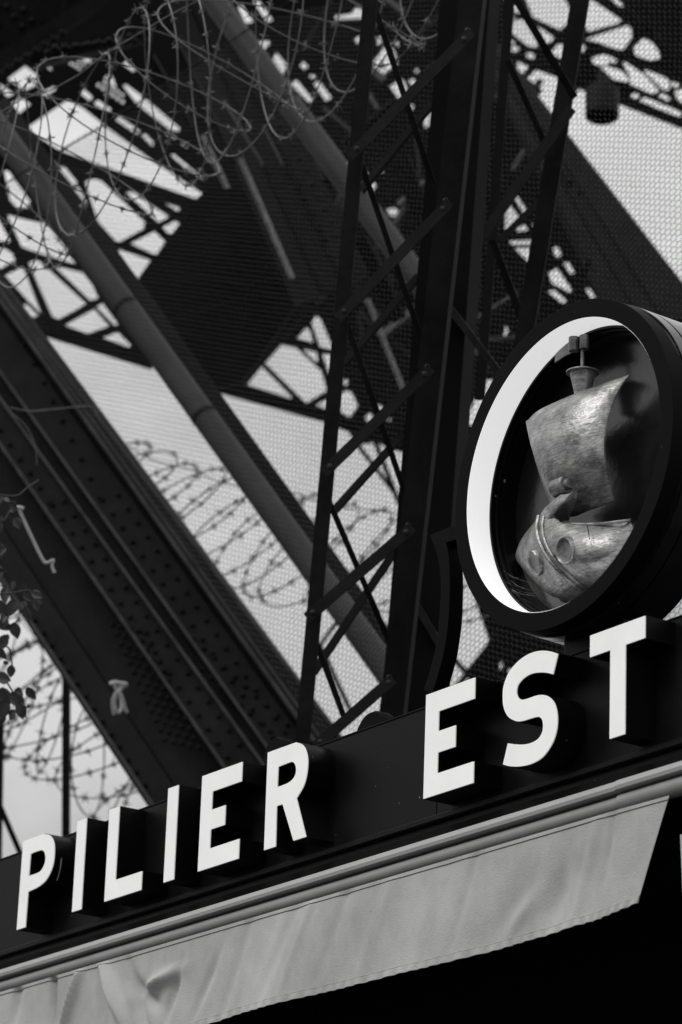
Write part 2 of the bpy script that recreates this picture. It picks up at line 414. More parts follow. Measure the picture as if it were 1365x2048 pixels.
# hull: ribs from the bow to the stern, each from gunwale to keel
ribs = [
    [(320, 1405, .074), (215, 1535, .13), (172, 1660, .16), (215, 1730, .16), (300, 1832, .15), (420, 1922, .15), (500, 1935, .16)],
    [(322, 1400, .06), (240, 1525, .075), (205, 1645, .08), (252, 1742, .09), (345, 1840, .10), (440, 1917, .125), (520, 1932, .145)],
    [(335, 1385, .035), (322, 1470, .025), (345, 1575, .02), (405, 1680, .03), (490, 1770, .06), (570, 1842, .10), (630, 1885, .14)],
    [(432, 1400, .025), (430, 1480, .008), (455, 1580, .002), (515, 1680, .012), (590, 1755, .045), (660, 1815, .09), (720, 1850, .13)],
    [(600, 1440, .042), (600, 1510, .014), (630, 1590, .006), (680, 1670, .018), (740, 1730, .05), (800, 1770, .09), (840, 1790, .13)],
    [(780, 1436, .075), (790, 1500, .05), (810, 1560, .045), (845, 1620, .055), (880, 1660, .08), (910, 1690, .11), (930, 1710, .14)],
    [(940, 1412, .11), (960, 1460, .11), (970, 1500, .104), (985, 1540, .12), (1000, 1570, .13), (1010, 1590, .145), (1015, 1600, .155)],
]
HG = loft([[wp(*p) for p in r] for r in ribs], 8, 6)
B().grid(HG, .004, SN).build('hull', M['bronze'], sh, smooth=True)
def ribline(pts, off): return [p - SN * off for p in catmull([wp(*q) for q in pts], 6)]
o = B()
o.tube(ribline(ribs[2], .002), .0075, 8)
b2 = [tuple(.62 * a + .38 * b for a, b in zip(p, q)) for p, q in zip(ribs[2], ribs[3])]
o.tube(ribline(b2, .004), .0055, 8)
o.build('hull_band', M['bronze'], sh, smooth=True)
gw = catmull([wp(*q) for q in [(516, 1343, .074), (478, 1345, .07), (446, 1360, .05), (428, 1385, .034), (436, 1408, .03), (470, 1428, .03), (560, 1440, .036), (700, 1440, .058), (850, 1426, .074), (945, 1411, .11)]], 6)
B().tube(gw, .0055, 8).build('gunwale', M['bronze'], sh, smooth=True)
dk = [[wp(*p) for p in q_] for q_ in ([(516, 1340, .012), (480, 1338, .012), (448, 1352, .014), (430, 1382, .018)], [(520, 1372, .014), (495, 1368, .013), (470, 1378, .014), (455, 1398, .018)], [(526, 1408, .02), (510, 1412, .02), (490, 1418, .02), (470, 1420, .022)])]
B().grid(loft(dk, 4, 4), .002, SN).build('hold_shade', M['dark'], sh, smooth=True)  # dark sheet in front of the neck paints the shade inside the hold
B().tube(catmull([wp(658, 1448, .012), wp(664, 1490, .006), wp(672, 1540, .002)], 5), [.0016] * 5 + [.0012] * 6, 5).build('drip_stain', M['dark'], sh)
# neck plate and scroll at the bow
nl = [(478, 1240, .018), (410, 1292, .02), (362, 1340, .026), (338, 1385, .034)]
nm = [(540, 1228, .016), (500, 1290, .012), (452, 1340, .016), (405, 1400, .022)]
nr = [(584, 1165, .03), (577, 1260, .04), (552, 1340, .05), (524, 1418, .06)]
B().grid(loft([[wp(*p) for p in r] for r in (nl, nm, nr)], 8, 8), .004, SN).build('neck', M['bronze'], sh, smooth=True)
a, b = wp(440, 1204, .03), wp(440, 1204, .03) + SD * .055
o = B().lathe(a, SD, [(0, 0), (.027, 0), (.030, .004), (.030, .056), (.026, .061), (.017, .061), (.0165, .078), (0, .08)], 32, closed=False)
o.build('scroll', M['bronze'], sh, smooth=True)
# portholes
def porthole(cx, cy, r):
    X, Y = 980 + cx * .29776, 620 + cy * .29776; best = None
    for i in range(1, len(HG) - 1):
        for j in range(1, len(HG[0]) - 1):
            p_ = project(HG[i][j]); d = math.hypot(p_[0] - X, p_[1] - Y)
            if best is None or d < best[0]: best = (d, i, j)
    _, i, j = best; c = HG[i][j]; nn = (HG[i + 1][j] - HG[i - 1][j]).cross(HG[i][j + 1] - HG[i][j - 1]).normalized()
    if nn.dot(c - EYE) > 0: nn = -nn
    return B().lathe(c + nn * .005, nn, [(r * 1.1, -.014), (r * 1.09, -.001), (r * 1.02, .0035), (r * .94, .002), (r * .9, .000)], 36, closed=False), B().lathe(c + nn * .005, nn, [(r * .91, .0005), (r * .8, -.003), (r * .5, -.0045), (0, -.005)], 36, closed=False)
for a_ in ((508, 1612, .040), (303, 1700, .040)):
    rg, ds = porthole(*a_); o = rg.build('porthole', M['bronze'], sh, smooth=True); ds.build('porthole_dish', M['bronze_dark'], o, smooth=True)  # dish gets a darker bronze that paints the shade of its hollow
# mast: clamp, rod and flared cup
ck = .105
c = wp(625, 425, ck)
B().lathe(c, Z, [(.043, -.002), (.0535, 0), (.0535, .004), (.046, .006), (.043, .003), (.036, -.025), (.028, -.06), (.024, -.09), (.0, -.09)], 48, closed=False).build('mast_cup', M['bronze'], sh, smooth=True)
B().lathe(wp(622, 480, ck), Z, [(.0062, 0), (.0062, .11)], 16, closed=False).build('mast_rod', M['bronze_dark'], sh, smooth=True)
cl = B().lathe(wp(636, 262, ck), Z, [(0, 0), (.0145, 0), (.0155, .002), (.0155, .046), (0, .046)], 28, closed=False).build('mast_clamp', M['bronze_dark'], sh, smooth=True)
B().lathe(wp(566, 276, ck - .008), Z, [(0, 0), (.0165, 0), (.0175, .002), (.0175, .047), (0, .047)], 28, closed=False).build('clamp_roller', M['bronze_dark'], cl, smooth=True)
B().prism([[wp(x, y, ck - .005) for x, y in ((447, 255), (470, 215), (545, 178), (560, 200), (560, 280), (500, 310), (436, 352))]], SN * .006).build('clamp_plate', M['bronze_dark'], cl)
B().prism([[wp(*p) for p in ((560, 1880, .13), (640, 1875, .13), (600, 1950, .17), (480, 1960, .16), (450, 1915, .14))]], SN * .03).build('foot', M['bronze_dark'], sh)

wb = B(); rw = random.Random(5)
for i in range(11):
    a_ = math.radians(rw.uniform(208, 222)); b_ = a_ + math.radians(rw.uniform(6, 16))
    p = EC + (ES * math.cos(a_) + EW * math.sin(a_)) * .47 + EN * rw.uniform(.09, .12); q = EC + (ES * math.cos(b_) + EW * math.sin(b_)) * rw.uniform(.44, .46) + EN * rw.uniform(.12, .18)
    wb.tube([p, p.lerp(q, .5) - Z * .006, q], .0004, 3)
wb.build('cobweb', M['cord'], em, kind='stuff')
dr = B()
dr.tube(catmull([onk(*px(*A1, [(x, y)])[0], k_) for x, y, k_ in ((452, 648, .03), (470, 690, .034), (470, 780, .033), (458, 900, .03), (428, 1008, .03))], 5), .0022, 5)
dr.tube(catmull([onk(*px(*A2, [(x, y)])[0], k_) for x, y, k_ in ((1158, 165, .022), (1170, 200, .022), (1168, 260, .022), (1160, 322, .022))], 5), .002, 5)
dr.build('drip_mark', M['alu2'], sg, kind='stuff')
# ------------------------------------------------------------------ awning
aw = thing('awning', S(-1.3, -.2, 0), 'retracted pale canvas awning with a hanging valance under the black sign', 'awning')
JU = .49
def prof_run(u0, u1, prof):
    g = [[S(u, z, k) for k, z in prof] for u in (u0, u1)]
    return B().prism([g[0]], SD * (u1 - u0))
import math as _m
band = [(-.028, -.150), (-.022, -.146), (.10, -.140), (.10, -.18), (-.012, -.178), (-.030, -.176), (-.033, -.165)]
prof_run(UL, JU + .003, band).build('cover_strip', M['alu'], aw)
prof_run(JU + .006, UR, [(k - .003, z + .001) for k, z in band]).build('cover_strip', M['alu'], aw)
def round_prof(k0, z0, r, n=14): return [(k0 + r * math.cos(q * 2 * math.pi / n), z0 + r * .92 * math.sin(q * 2 * math.pi / n)) for q in range(n)]
prof_run(UL, JU, round_prof(.006, -.209, .027)).build('front_tube', M['alu2'], aw, smooth=True)
prof_run(JU, UR, round_prof(.004, -.209, .031)).build('front_tube', M['alu2'], aw, smooth=True, label='thicker end length of the awning tube, right of the joint')
# valance
def disp(u, z):
    s_ = (z + .23) / -.33
    d = .012 * math.sin(u * 2.3 + .6) * s_ + .006 * math.sin(u * 7 + s_ * 2) * s_
    for (cu, cz, au, az, ang, h) in FOLDS:
        du, dz = u - cu, z - cz; a = du * math.cos(ang) + dz * math.sin(ang); b = -du * math.sin(ang) + dz * math.cos(ang)
        d += h * math.exp(-(a / au) ** 2 - (b / az) ** 2)
    return d
def fold(x, y, lx, ly, deg, h):
    u, z = uz(x, y, 0); return (u, z, lx, ly, math.radians(deg), h)
FOLDS = [fold(150, 2010, .20, .022, 62, -.03), fold(115, 1985, .15, .018, 92, .034), fold(235, 1990, .16, .028, 125, -.042), fold(205, 2020, .12, .02, 100, .02), fold(285, 2000, .15, .02, 118, .02), fold(330, 1965, .12, .026, 10, -.036), fold(355, 1985, .1, .02, 60, .02),
         fold(300, 1990, .1, .03, 150, .03), fold(420, 1970, .14, .022, 50, .012), fold(480, 1940, .2, .03, 62, .010), fold(570, 1900, .2, .03, 55, .008), fold(40, 2010, .16, .03, 75, .02),
         fold(1120, 1790, .10, .05, 60, .026), fold(1050, 1830, .09, .03, 35, -.014), fold(940, 1800, .3, .02, 66, .006), fold(700, 1800, .3, .025, 62, .007), fold(620, 1850, .25, .02, 60, -.006), fold(1230, 1690, .1, .012, 75, .008), fold(1180, 1750, .2, .025, 68, -.008), fold(1020, 1840, .14, .07, 40, .01), fold(880, 1850, .25, .05, 70, .006), fold(760, 1870, .25, .04, 62, -.006)]
nu, nv = 420, 44; VP = []
u0, u1 = -4.2, .733
def vpt(u, s_):
    """s_ 0 at the tube, 1 at the hem"""
    ub = u1 - .151 if u > 0 else 0
    uu = u
    e = max(0, (u - .1) / (u1 - .1)); uu = u - .152 * s_ * e ** 1.5
    zb = -.556 - .012 * max(0, min(1, (-.6 - u) / 1.0)) + .008 * math.sin(u * 3.1) + .022 * max(0, (u - .45) / .28)
    z = -.233 * (1 - s_) + zb * s_ + .012 * (1 - s_) * max(0, (u - .5)) * -1
    hem = .0035 * math.sin(u * 95 + 2 * math.sin(u * 13)) * max(0, (s_ - .93) / .07)
    return S(uu, z, -.02 + disp(uu, z) * (1 if s_ > .05 else s_ / .05) + hem)
for i in range(nv + 1):
    s_ = i / nv; VP.append([vpt(u0 + (u1 - u0) * j / nu, s_) for j in range(nu + 1)])
va = B().grid(VP, .0015, SN).build('valance', M['fabric'], aw, smooth=True)
for s_, r in ((.04, .0014),):
    B().tube([vpt(u0 + (u1 - u0) * j / 400, s_) - SN * .001 for j in range(401)], r, 4).build('seam', M['thread'], va)
B().grid([[vpt(u0 + (u1 - u0) * j / nu, s_) - SN * .0022 for j in range(nu + 1)] for s_ in (.934, .95, .97, .985, .999)], .0012, SN).build('hem', M['fabric'], va, smooth=True)
B().tube([vpt(u0 + (u1 - u0) * j / 400, .928) - SN * .0005 for j in range(401)], .0016, 5).build('hem_ridge', M['fabric'], va, smooth=True)
# next awning valance, only its edge in view
ue, ze = uz(1361, 1670, -.02)
nv2 = B().grid([[S(ue + .0 + .05 * j + .012 * i / 8, ze - .17 * i / 8 * 1.0, -.02 + .01 * math.sin(j * 2)) for j in range(9)] for i in range(9)], .0015, SN).build('side_curtain', M['fabric'], None, smooth=True)
tag(nv2, 'thin pale strip of canvas at the right edge of the picture, beside the valance', 'curtain')

# ------------------------------------------------------------------ lattice columns in front of the tower
def wpx(n_, t): return n_ / F * t
col = thing('lattice_column', at(700, 1700, 13.8), 'tall narrow iron lattice column rising behind the middle of the sign', 'column')
T1 = 13.9
def cbar(p, q, wd, t0_, t1_=None, d=.05, kind='L', name='brace', mt='iron', par=None, flip=1, ext=SN, jit=.012):
    t1_ = t1_ or t0_; j = random.uniform(-jit, jit)
    return B().beam(at(*p, t0_ + j), at(*q, t1_ + j), wpx(wd, (t0_ + t1_) / 2), d, ext, kind, flip=flip).build(name, M[mt], par)
FN = (FWD * .8 + SN * .6).normalized()
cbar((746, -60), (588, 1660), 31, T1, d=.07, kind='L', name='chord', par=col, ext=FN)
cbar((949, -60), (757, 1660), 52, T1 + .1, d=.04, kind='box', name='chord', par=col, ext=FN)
for (a, b, c_, d_), mt_, t_ in (((886, -60), (984, -60), (858, 1660), (742, 1660)), 'iron_far', T1 + .5),:
    B().prism([[at(*a, t_), at(*b, t_), at(*c_, t_ - .0), at(*d_, t_)]], FN * .12).build('web_plate', M[mt_], col)
for p, q in (((944, 62), (700, 312)), ((900, 403), (676, 636)), ((863, 735), (648, 945)), ((825, 1053), (614, 1236)), ((787, 1357), (632, 1492))):
    cbar(p, q, 23, T1 - .09, d=.05, kind='L', par=col, ext=FN, mt='iron')
    rr = B()
    for f_ in (.06, .94):
        rr.dome(at(p[0] + (q[0] - p[0]) * f_, p[1] + (q[1] - p[1]) * f_, T1 - .1), -FWD, .012)
    rr.dome(at(p[0] - 8, p[1] - 2, T1 + .05), -FWD, .013); rr.dome(at(p[0] - 12, p[1] + 12, T1 + .05), -FWD, .011)
    rr.build('bolts', M['iron_worn'], col, kind='stuff')
for p, q in (((712, 296), (853, 706)), ((695, 650), (817, 1006)), ((657, 1000), (784, 1296)), ((634, 1290), (694, 1450)), ((735, -30), (868, 370))):
    cbar(p, q, 12, T1 + .3, d=.03, kind='L', par=col, ext=FN)
for p, q in (((836, 550), (690, 722)), ((806, 865), (667, 1020)), ((785, 1105), (625, 1345)), ((862, 205), (720, 380))):
    cbar(p, q, 13, T1 + .62, d=.03, kind='L', par=col, ext=FN, flip=-1)
for p, q in (((880, 590), (1010, 760)), ((815, 1180), (880, 1290))):
    cbar(p, q, 15, T1 + .45, d=.04, kind='L', par=col, ext=FN, mt='iron_worn')

col2 = thing('lattice_column', at(1090, 1300, 15.2), 'slimmer iron lattice column behind the round emblem, leaning to the upper right', 'column')
T2 = 15.0
cbar((1170, -60), (1028, 800), 38, T2, d=.07, kind='L', name='chord', par=col2, ext=FN)
cbar((1024, -60), (960, 800), 20, T2 + .5, d=.05, kind='L', name='chord', par=col2, ext=FN, mt='iron_far')
cbar((1143, 215), (898, 570), 22, T2 - .1, d=.05, kind='L', par=col2, ext=FN, mt='iron')
cbar((1028, -10), (1150, 195), 15, T2 - .12, d=.05, kind='L', par=col2, ext=FN)
cbar((1016, 120), (1110, 330), 13, T2 + .3, d=.04, kind='L', par=col2, ext=FN)
cbar((1100, 380), (1000, 480), 13, T2 + .35, d=.04, kind='L', par=col2, ext=FN)
cbar((985, 480), (1045, 640), 15, T2 + .3, d=.04, kind='L', par=col2, ext=FN)
cbar((1180, 520), (1120, 700), 12, T2 + .5, d=.04, kind='L', par=col2, ext=FN)

# ------------------------------------------------------------------ iron tower
tw = thing('iron_tower', at(640, 1750, 25), 'huge riveted iron tower leg with slanting girders and lattice bracing filling the background', 'tower')
UPX = (Z * .9 - FWD * .5).normalized()
def girder(lines, t0_, t1_, name, mt='iron', label=None, wth=.5):
    """lines: list of (top px, bottom px, depth step); neighbours bound the long faces of a box girder"""
    (a0, a1, _), (b0, b1, _) = lines[0], lines[-1]
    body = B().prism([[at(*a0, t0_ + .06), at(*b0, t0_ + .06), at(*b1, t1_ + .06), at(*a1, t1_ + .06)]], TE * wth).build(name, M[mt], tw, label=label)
    for (p0, p1, s0), (q0, q1, _) in zip(lines, lines[1:]):
        if s0 is None: continue
        B().prism([[at(*p0, t0_ - s0), at(*q0, t0_ - s0), at(*q1, t1_ - s0), at(*p1, t1_ - s0)]], TE * (.055 + s0)).build('cover_plate', M[mt], body, bevel=.008)
    return body
def ext_line(p, q, y0, y1):
    f_ = lambda y: (p[0] + (q[0] - p[0]) * (y - p[1]) / (q[1] - p[1]), y)
    return f_(y0), f_(y1)
YT, YB = 380, 1780
def EL(p, q, s_): a, b = ext_line(p, q, YT, YB); return (a, b, s_)
gA = girder([EL((45, 1235), (275, 1582), .05), EL((75, 1160), (330, 1545), -.03), EL((75, 1000), (440, 1525), .10), EL((150, 1000), (495, 1480), -.02), EL((180, 1000), (522, 1480), .07), EL((268, 1000), (590, 1452), .0), EL((283, 1000), (604, 1450), .14), EL((325, 1000), (625, 1405), None)],
            22.2, 19.6, 'box_girder', label='broad riveted box girder slanting down across the left side')
def rivets(parent, rows, rad, mt='iron'):
    b = B()
    for p, q, sp, t0_, t1_ in rows:
        ln = math.hypot(q[0] - p[0], q[1] - p[1]); k = int(ln / sp)
        for i in range(k + 1):
            f_ = i / max(k, 1)
            b.dome(at(p[0] + (q[0] - p[0]) * f_, p[1] + (q[1] - p[1]) * f_, 1 / (1 / t0_ + (1 / t1_ - 1 / t0_) * f_)), -TE, rad, .75)
    return b.build('rivet_rows', M[mt], parent, kind='stuff', smooth=False)
def tA(y): return 1 / (1 / 22.2 + (1 / 19.6 - 1 / 22.2) * (y - YT) / (YB - YT))
def row(p, q, sp, off): return (p, q, sp, tA(p[1]) - off, tA(q[1]) - off)
rivets(gA, [row((105, 1010), (455, 1515), 34, .104), row((128, 1003), (478, 1490), 34, .104), row((205, 1000), (545, 1475), 34, .074), row((236, 990), (570, 1465), 34, .074), row((0, 860), (100, 1005), 34, .104), row((30, 650), (200, 995), 40, .074), row((0, 560), (220, 890), 40, .074), row((70, 1240), (290, 1570), 30, .06),
             row((325, 1270), (560, 1480), 26, .074), row((345, 1240), (575, 1450), 26, .074)]
       + [row((225 + i * 17, 1250 + i * 4), (330 + i * 17, 1480 + i * 4), 21, .104) for i in range(5)], .018)
for (p, q, sx) in (((78, 1000), (443, 1525), 6), ((147, 1000), (492, 1480), 6), ((183, 1000), (525, 1480), 6), ((286, 1000), (607, 1450), 8), ((322, 1000), (592, 1356), 6), ((60, 1240), (288, 1582), 5), ((300, 1000), (616, 1440), 5)):
    a_, b_ = ext_line(p, q, YT, YB)
    B().beam(at(*a_, 22.2 - .15), at(*b_, 19.6 - .15), wpx(sx, 20.8), .03, (TE - UPX * .6).normalized(), 'box').build('edge_highlight', M['iron_worn'], gA)  # lighter strips paint highlights along the plate edges
gB = girder([((935, 45), (1265, 705), .08), ((965, 90), (1290, 660), -.03), ((975, 80), (1330, 640), .03), ((985, 70), (1375, 610), None), ((1000, 90), (1420, 633), None)][:3] + [((1000, 90), (1425, 640), None)], 25.5, 24.0, 'box_girder', label='riveted girder slanting behind the second column on the right')
rivets(gB, [((1150, 460), (1270, 640), 26, 24.6, 24.3), ((1080, 330), (1260, 590), 30, 24.8, 24.4), ((1120, 340), (1330, 600), 30, 24.8, 24.3)], .025)
gC = girder([((300, -60), (585, 600), .06), ((345, -60), (640, 590), -.02), ((395, -60), (690, 570), .06), ((440, -60), (735, 540), None)], 25.4, 24.4, 'box_girder', mt='iron_far', label='dark girder beside the upper pipe')
rivets(gC, [((575, 265), (700, 520), 26, 24.6, 24.3), ((540, 260), (690, 560), 30, 24.7, 24.4), ((420, -20), (560, 250), 30, 25.1, 24.6)], .025)
# top left plate girder with its flange
def plate(outer, holes, t, th, name, mt='iron_far', label=None, par=tw):
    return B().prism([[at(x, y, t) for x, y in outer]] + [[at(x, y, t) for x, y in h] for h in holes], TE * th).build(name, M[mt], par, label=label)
tp = plate([(-60, -60), (240, -60), (232, -2), (0, 128), (-60, 165)], [], 20.5, .1, 'top_plate', 'iron', 'riveted plate at the top left corner')
B().beam(at(-60, 158, 20.4), at(290, -60, 20.4), wpx(30, 20.4), .12, TE, 'L').build('flange', M['iron'], tp)
B().beam(at(126, -60, 20.42), at(128, 48, 20.42), wpx(14, 20.4), .06, TE, 'box').build('stiffener', M['iron_far'], tp)
rivets(tp, [((14, 12), (58, 72), 24, 20.47, 20.47), ((47, 19), (80, 60), 23, 20.47, 20.47), ((-20, 158), (125, 65), 21, 20.37, 20.37), ((-5, 10), (-5, 80), 24, 20.47, 20.47)], .024)
B().beam(at(60, 118, 21), at(300, 62, 21), wpx(26, 21), .2, TE, 'L').build('top_chord', M['iron'], tw)
rivets(tw, [((95, 105), (280, 68), 20, 20.9, 20.9), ((110, 95), (290, 80), 20, 20.9, 20.9)], .022)

c6z = lambda P: [(1000 + x * .2674, y * .2674) for x, y in P]
def sqs(p, q, n_, sz):
    o_ = []
    for i in range(n_):
        f_ = (i + .5) / n_; x = p[0] + (q[0] - p[0]) * f_; y = p[1] + (q[1] - p[1]) * f_
        o_.append([(x - sz, y), (x, y - sz), (x + sz, y), (x, y + sz)])
    return o_
PMo = [(-60, -60), (1012, -60), (1012, 660), (905, 905), (800, 905), (775, 884), (762, 877), (742, 870), (722, 893), (706, 878), (690, 853), (655, 838), (432, 779), (275, 560), (372, 430), (407, 388), (305, 321), (210, 251), (165, 215), (135, 199), (62, 249), (-60, 322)]
PMh = [[(15, 157), (50, 131), (75, 150), (71, 170), (50, 180)], [(-4, 165), (28, 187), (14, 194)], [(22, 206), (42, 195), (61, 208), (37, 227)], [(86, 182), (108, 172), (112, 178), (88, 193)], [(95, 136), (99, 129), (104, 140)],
       [(152, 115), (168, 108), (184, 121), (178, 125)], [(245, 127), (256, 119), (271, 138), (267, 143)],
       [(160, 185), (168, 178), (185, 193), (180, 201)], [(188, 207), (195, 199), (223, 218), (217, 223)], [(227, 233), (240, 233), (280, 261), (274, 268), (236, 242)], [(283, 270), (291, 267), (307, 284), (305, 292)],
       [(208, 157), (214, 149), (216, 151), (214, 163)], [(217, 164), (220, 149), (225, 152), (233, 176)],
       [(246, 170), (252, 168), (290, 196), (360, 256), (358, 262), (342, 260), (275, 208)], [(342, 310), (347, 307), (408, 358), (404, 363)],
       [(467, 20), (484, 9), (507, 43), (488, 46)], [(506, 0), (520, 2), (546, 40), (535, 44)], [(517, 82), (537, 80), (540, 87), (528, 98)], [(546, 118), (553, 104), (575, 130), (566, 148)], [(582, 166), (594, 159), (627, 200), (618, 204)], [(628, 166), (638, 161), (664, 195), (652, 201)], [(600, 130), (607, 122), (617, 132), (609, 139)], [(619, 150), (626, 148), (633, 154), (624, 157)],
       [(670, 31), (702, 27), (714, 13), (727, 20), (728, 36), (672, 38)], [(709, 79), (717, 72), (730, 73), (729, 83), (715, 86)], [(754, 75), (765, 71), (766, 80), (757, 91)],
       [(749, 122), (772, 89), (785, 98), (796, 127), (763, 150), (750, 138)], [(780, 172), (803, 157), (808, 160), (817, 183), (801, 200)], [(818, 160), (828, 156), (833, 165), (825, 172)], [(813, 217), (824, 207), (828, 212), (822, 222)], [(846, 235), (859, 209), (863, 213), (859, 250), (852, 256)], [(791, 82), (795, 81), (798, 92), (794, 92)], [(830, 138), (838, 137), (837, 144), (831, 144)],
       [(682, 305), (704, 302), (706, 320), (703, 328), (697, 326)], [(731, 340), (753, 370), (748, 380), (743, 378)], [(752, 332), (765, 340), (766, 345), (757, 344)], [(774, 417), (790, 415), (798, 421), (790, 433), (780, 430)],
       [(948, 290), (954, 290), (954, 296), (949, 297)], [(985, 335), (990, 333), (1000, 345), (998, 360), (990, 355)], [(976, 385), (985, 370), (992, 368), (988, 388), (978, 392)], [(938, 378), (942, 378), (942, 383), (938, 383)], [(980, 64), (984, 64), (984, 70), (980, 70)],
       [(560, 667), (598, 619), (602, 623), (567, 668)], [(522, 714), (555, 677), (558, 681), (526, 715)], [(621, 650), (632, 631), (641, 637), (668, 700), (638, 692)], [(595, 676), (613, 655), (620, 660), (626, 685)],
       [(601, 693), (632, 700), (637, 722), (630, 722)], [(641, 707), (667, 710), (661, 746), (652, 744)], [(531, 726), (570, 682), (580, 684), (643, 742), (654, 781), (613, 806)], [(492, 768), (527, 729), (586, 794), (580, 796)], [(632, 810), (657, 797), (657, 819)],
       [(685, 765), (692, 757), (697, 765), (692, 771)], [(680, 790), (692, 781), (704, 785), (716, 812), (700, 834), (681, 824)], [(750, 818), (758, 808), (767, 817), (760, 828)], [(731, 835), (740, 825), (748, 837), (738, 846)], [(775, 838), (782, 836), (780, 843)]]
PMh += sqs((131, 119), (162, 138), 4, 4.2) + sqs((143, 117), (172, 130), 3, 4.0) + sqs((192, 166), (250, 206), 6, 4.6) + sqs((205, 162), (249, 192), 5, 4.2) + sqs((332, 265), (352, 276), 3, 3.2) + sqs((362, 285), (376, 294), 2, 2.6)
plate(PMo, PMh, 30, .018, 'web_panel', label='dark pierced web panel between the upper girders')
TRo = [(1013, -60), (1430, -60), (1430, 275), (1365, 250), (1240, 207), (1163, 172), (1146, 196), (1127, 176), (1113, 153), (1073, 139), (1048, 163), (1013, 112)]
TRh = [[(70, -20), (110, -20), (150, 80), (145, 100), (75, 70)], [(70, 110), (120, 125), (90, 150), (65, 140)], [(65, 170), (150, 140), (190, 150), (290, 335), (270, 350), (210, 340), (62, 220)], [(165, -80), (455, -80), (540, 90), (540, 160), (470, 230), (250, 125)], [(285, 195), (300, 200), (410, 280), (400, 300), (350, 325)], [(380, 395), (440, 325), (490, 335), (508, 370), (500, 450), (470, 440)], [(70, 295), (110, 305), (110, 330), (70, 330)], [(85, 350), (110, 340), (150, 355), (130, 385), (90, 380)], [(200, 395), (240, 390), (262, 410), (250, 440), (205, 425)], [(130, 465), (150, 462), (215, 495), (175, 548), (140, 525)], [(435, 485), (465, 475), (492, 490), (480, 530), (450, 525)],
       [(655, -60), (670, -20), (910, 145), (890, 170), (640, 240), (625, 230)], [(640, 290), (960, 185), (985, 210), (990, 290), (920, 400), (870, 360), (840, 350), (820, 370), (770, 350), (760, 320)], [(1005, 350), (1080, 280), (1150, 320), (1190, 380), (1205, 430), (1060, 470), (1020, 450)], [(825, -20), (880, -20), (930, 40), (900, 48)], [(690, 430), (780, 402), (880, 440), (865, 470), (810, 455), (815, 483), (740, 488), (700, 470)], [(755, 500), (800, 492), (900, 520), (965, 575), (955, 612), (850, 590)], [(920, 465), (945, 462), (1090, 560), (1195, 675), (1140, 700), (975, 625), (978, 570)], [(1075, 525), (1100, 520), (1240, 575), (1275, 610), (1270, 670), (1230, 672)], [(1285, 605), (1350, 625), (1330, 650), (1290, 645)], [(1310, 680), (1400, 650), (1400, 790), (1330, 740)], [(1185, 715), (1220, 692), (1280, 735), (1260, 755)], [(980, 710), (1010, 690), (1050, 710), (1010, 740)], [(1040, 745), (1090, 724), (1350, 830), (1360, 860), (1340, 880)], [(605, 360), (620, 330), (645, 350), (625, 390)]]
plate(TRo, [c6z(h) for h in TRh], 28.5, .018, 'truss_panel', label='dense lattice truss in the upper right corner')
LLo = [(-60, 285), (35, 285), (60, 330), (120, 440), (310, 737), (90, 672), (-60, 590)]
LLh = [[(8, 340), (17, 342), (60, 402), (56, 414), (35, 416), (20, 400)], [(12, 428), (40, 436), (95, 448), (150, 527), (145, 530), (40, 492)], [(-45, 400), (-2, 440), (20, 482), (15, 485), (-45, 470)], [(-45, 495), (10, 497), (37, 515), (33, 523), (0, 537), (-45, 550)], [(10, 550), (45, 533), (85, 622), (82, 627), (55, 600)],
       [(57, 525), (72, 519), (82, 525), (172, 607), (110, 645)], [(108, 531), (165, 545), (185, 570), (197, 597), (180, 600)], [(130, 650), (188, 618), (218, 652), (175, 667)], [(193, 613), (205, 606), (236, 648), (230, 651)], [(206, 675), (235, 664), (262, 690), (258, 694)], [(47, 610), (52, 607), (75, 630), (72, 634), (60, 632)]]
plate(LLo, LLh, 28, .018, 'bracing_panel', label='lattice bracing left of the lower pipe')
LRo = [(62, 262), (125, 304), (250, 348), (395, 398), (410, 392), (376, 430), (276, 562), (232, 505), (100, 310)]
LRh = [[(115, 332), (130, 334), (155, 365), (147, 371), (125, 355)], [(148, 377), (158, 374), (176, 412), (173, 418)], [(170, 362), (188, 357), (205, 362), (300, 450), (240, 483), (232, 482), (196, 442), (185, 410)], [(252, 384), (262, 383), (360, 415), (358, 420), (318, 445)], [(323, 452), (369, 425), (371, 430), (345, 466), (338, 467)], [(258, 485), (303, 458), (332, 480), (315, 507), (310, 509)], [(233, 502), (240, 499), (301, 520), (275, 558), (271, 558)]]
plate(LRo, LRh, 28.2, .018, 'bracing_panel', label='lattice bracing between the lower pipe and the dark block')
PRo = [(985, 200), (1050, 170), (1240, 420), (1300, 640), (1180, 760), (960, 760), (940, 480)]
PRh = [[(1028, 392), (1034, 390), (1055, 421), (1048, 426)], [(1016, 412), (1020, 408), (1040, 435), (1008, 465), (998, 450)], [(1033, 458), (1050, 448), (1057, 460), (1036, 463)], [(1065, 447), (1080, 450), (1082, 458), (1072, 459)], [(1020, 481), (1078, 479), (1079, 488), (1024, 489)], [(1030, 496), (1083, 495), (1080, 538), (1073, 538)], [(1107, 494), (1118, 494), (1123, 510), (1118, 514), (1110, 510)], [(1128, 526), (1138, 524), (1150, 545), (1142, 548)], [(1098, 545), (1115, 536), (1145, 580), (1140, 584), (1105, 566)], [(1096, 582), (1110, 580), (1135, 602), (1125, 606)], [(1172, 578), (1180, 576), (1192, 595), (1184, 598)],
       [(1000, 648), (1010, 645), (1018, 662), (1010, 672), (1002, 668)], [(980, 702), (988, 700), (992, 706), (984, 712)]]
plate(PRo, PRh, 27, .018, 'web_panel', label='pierced web panel behind the slim column')
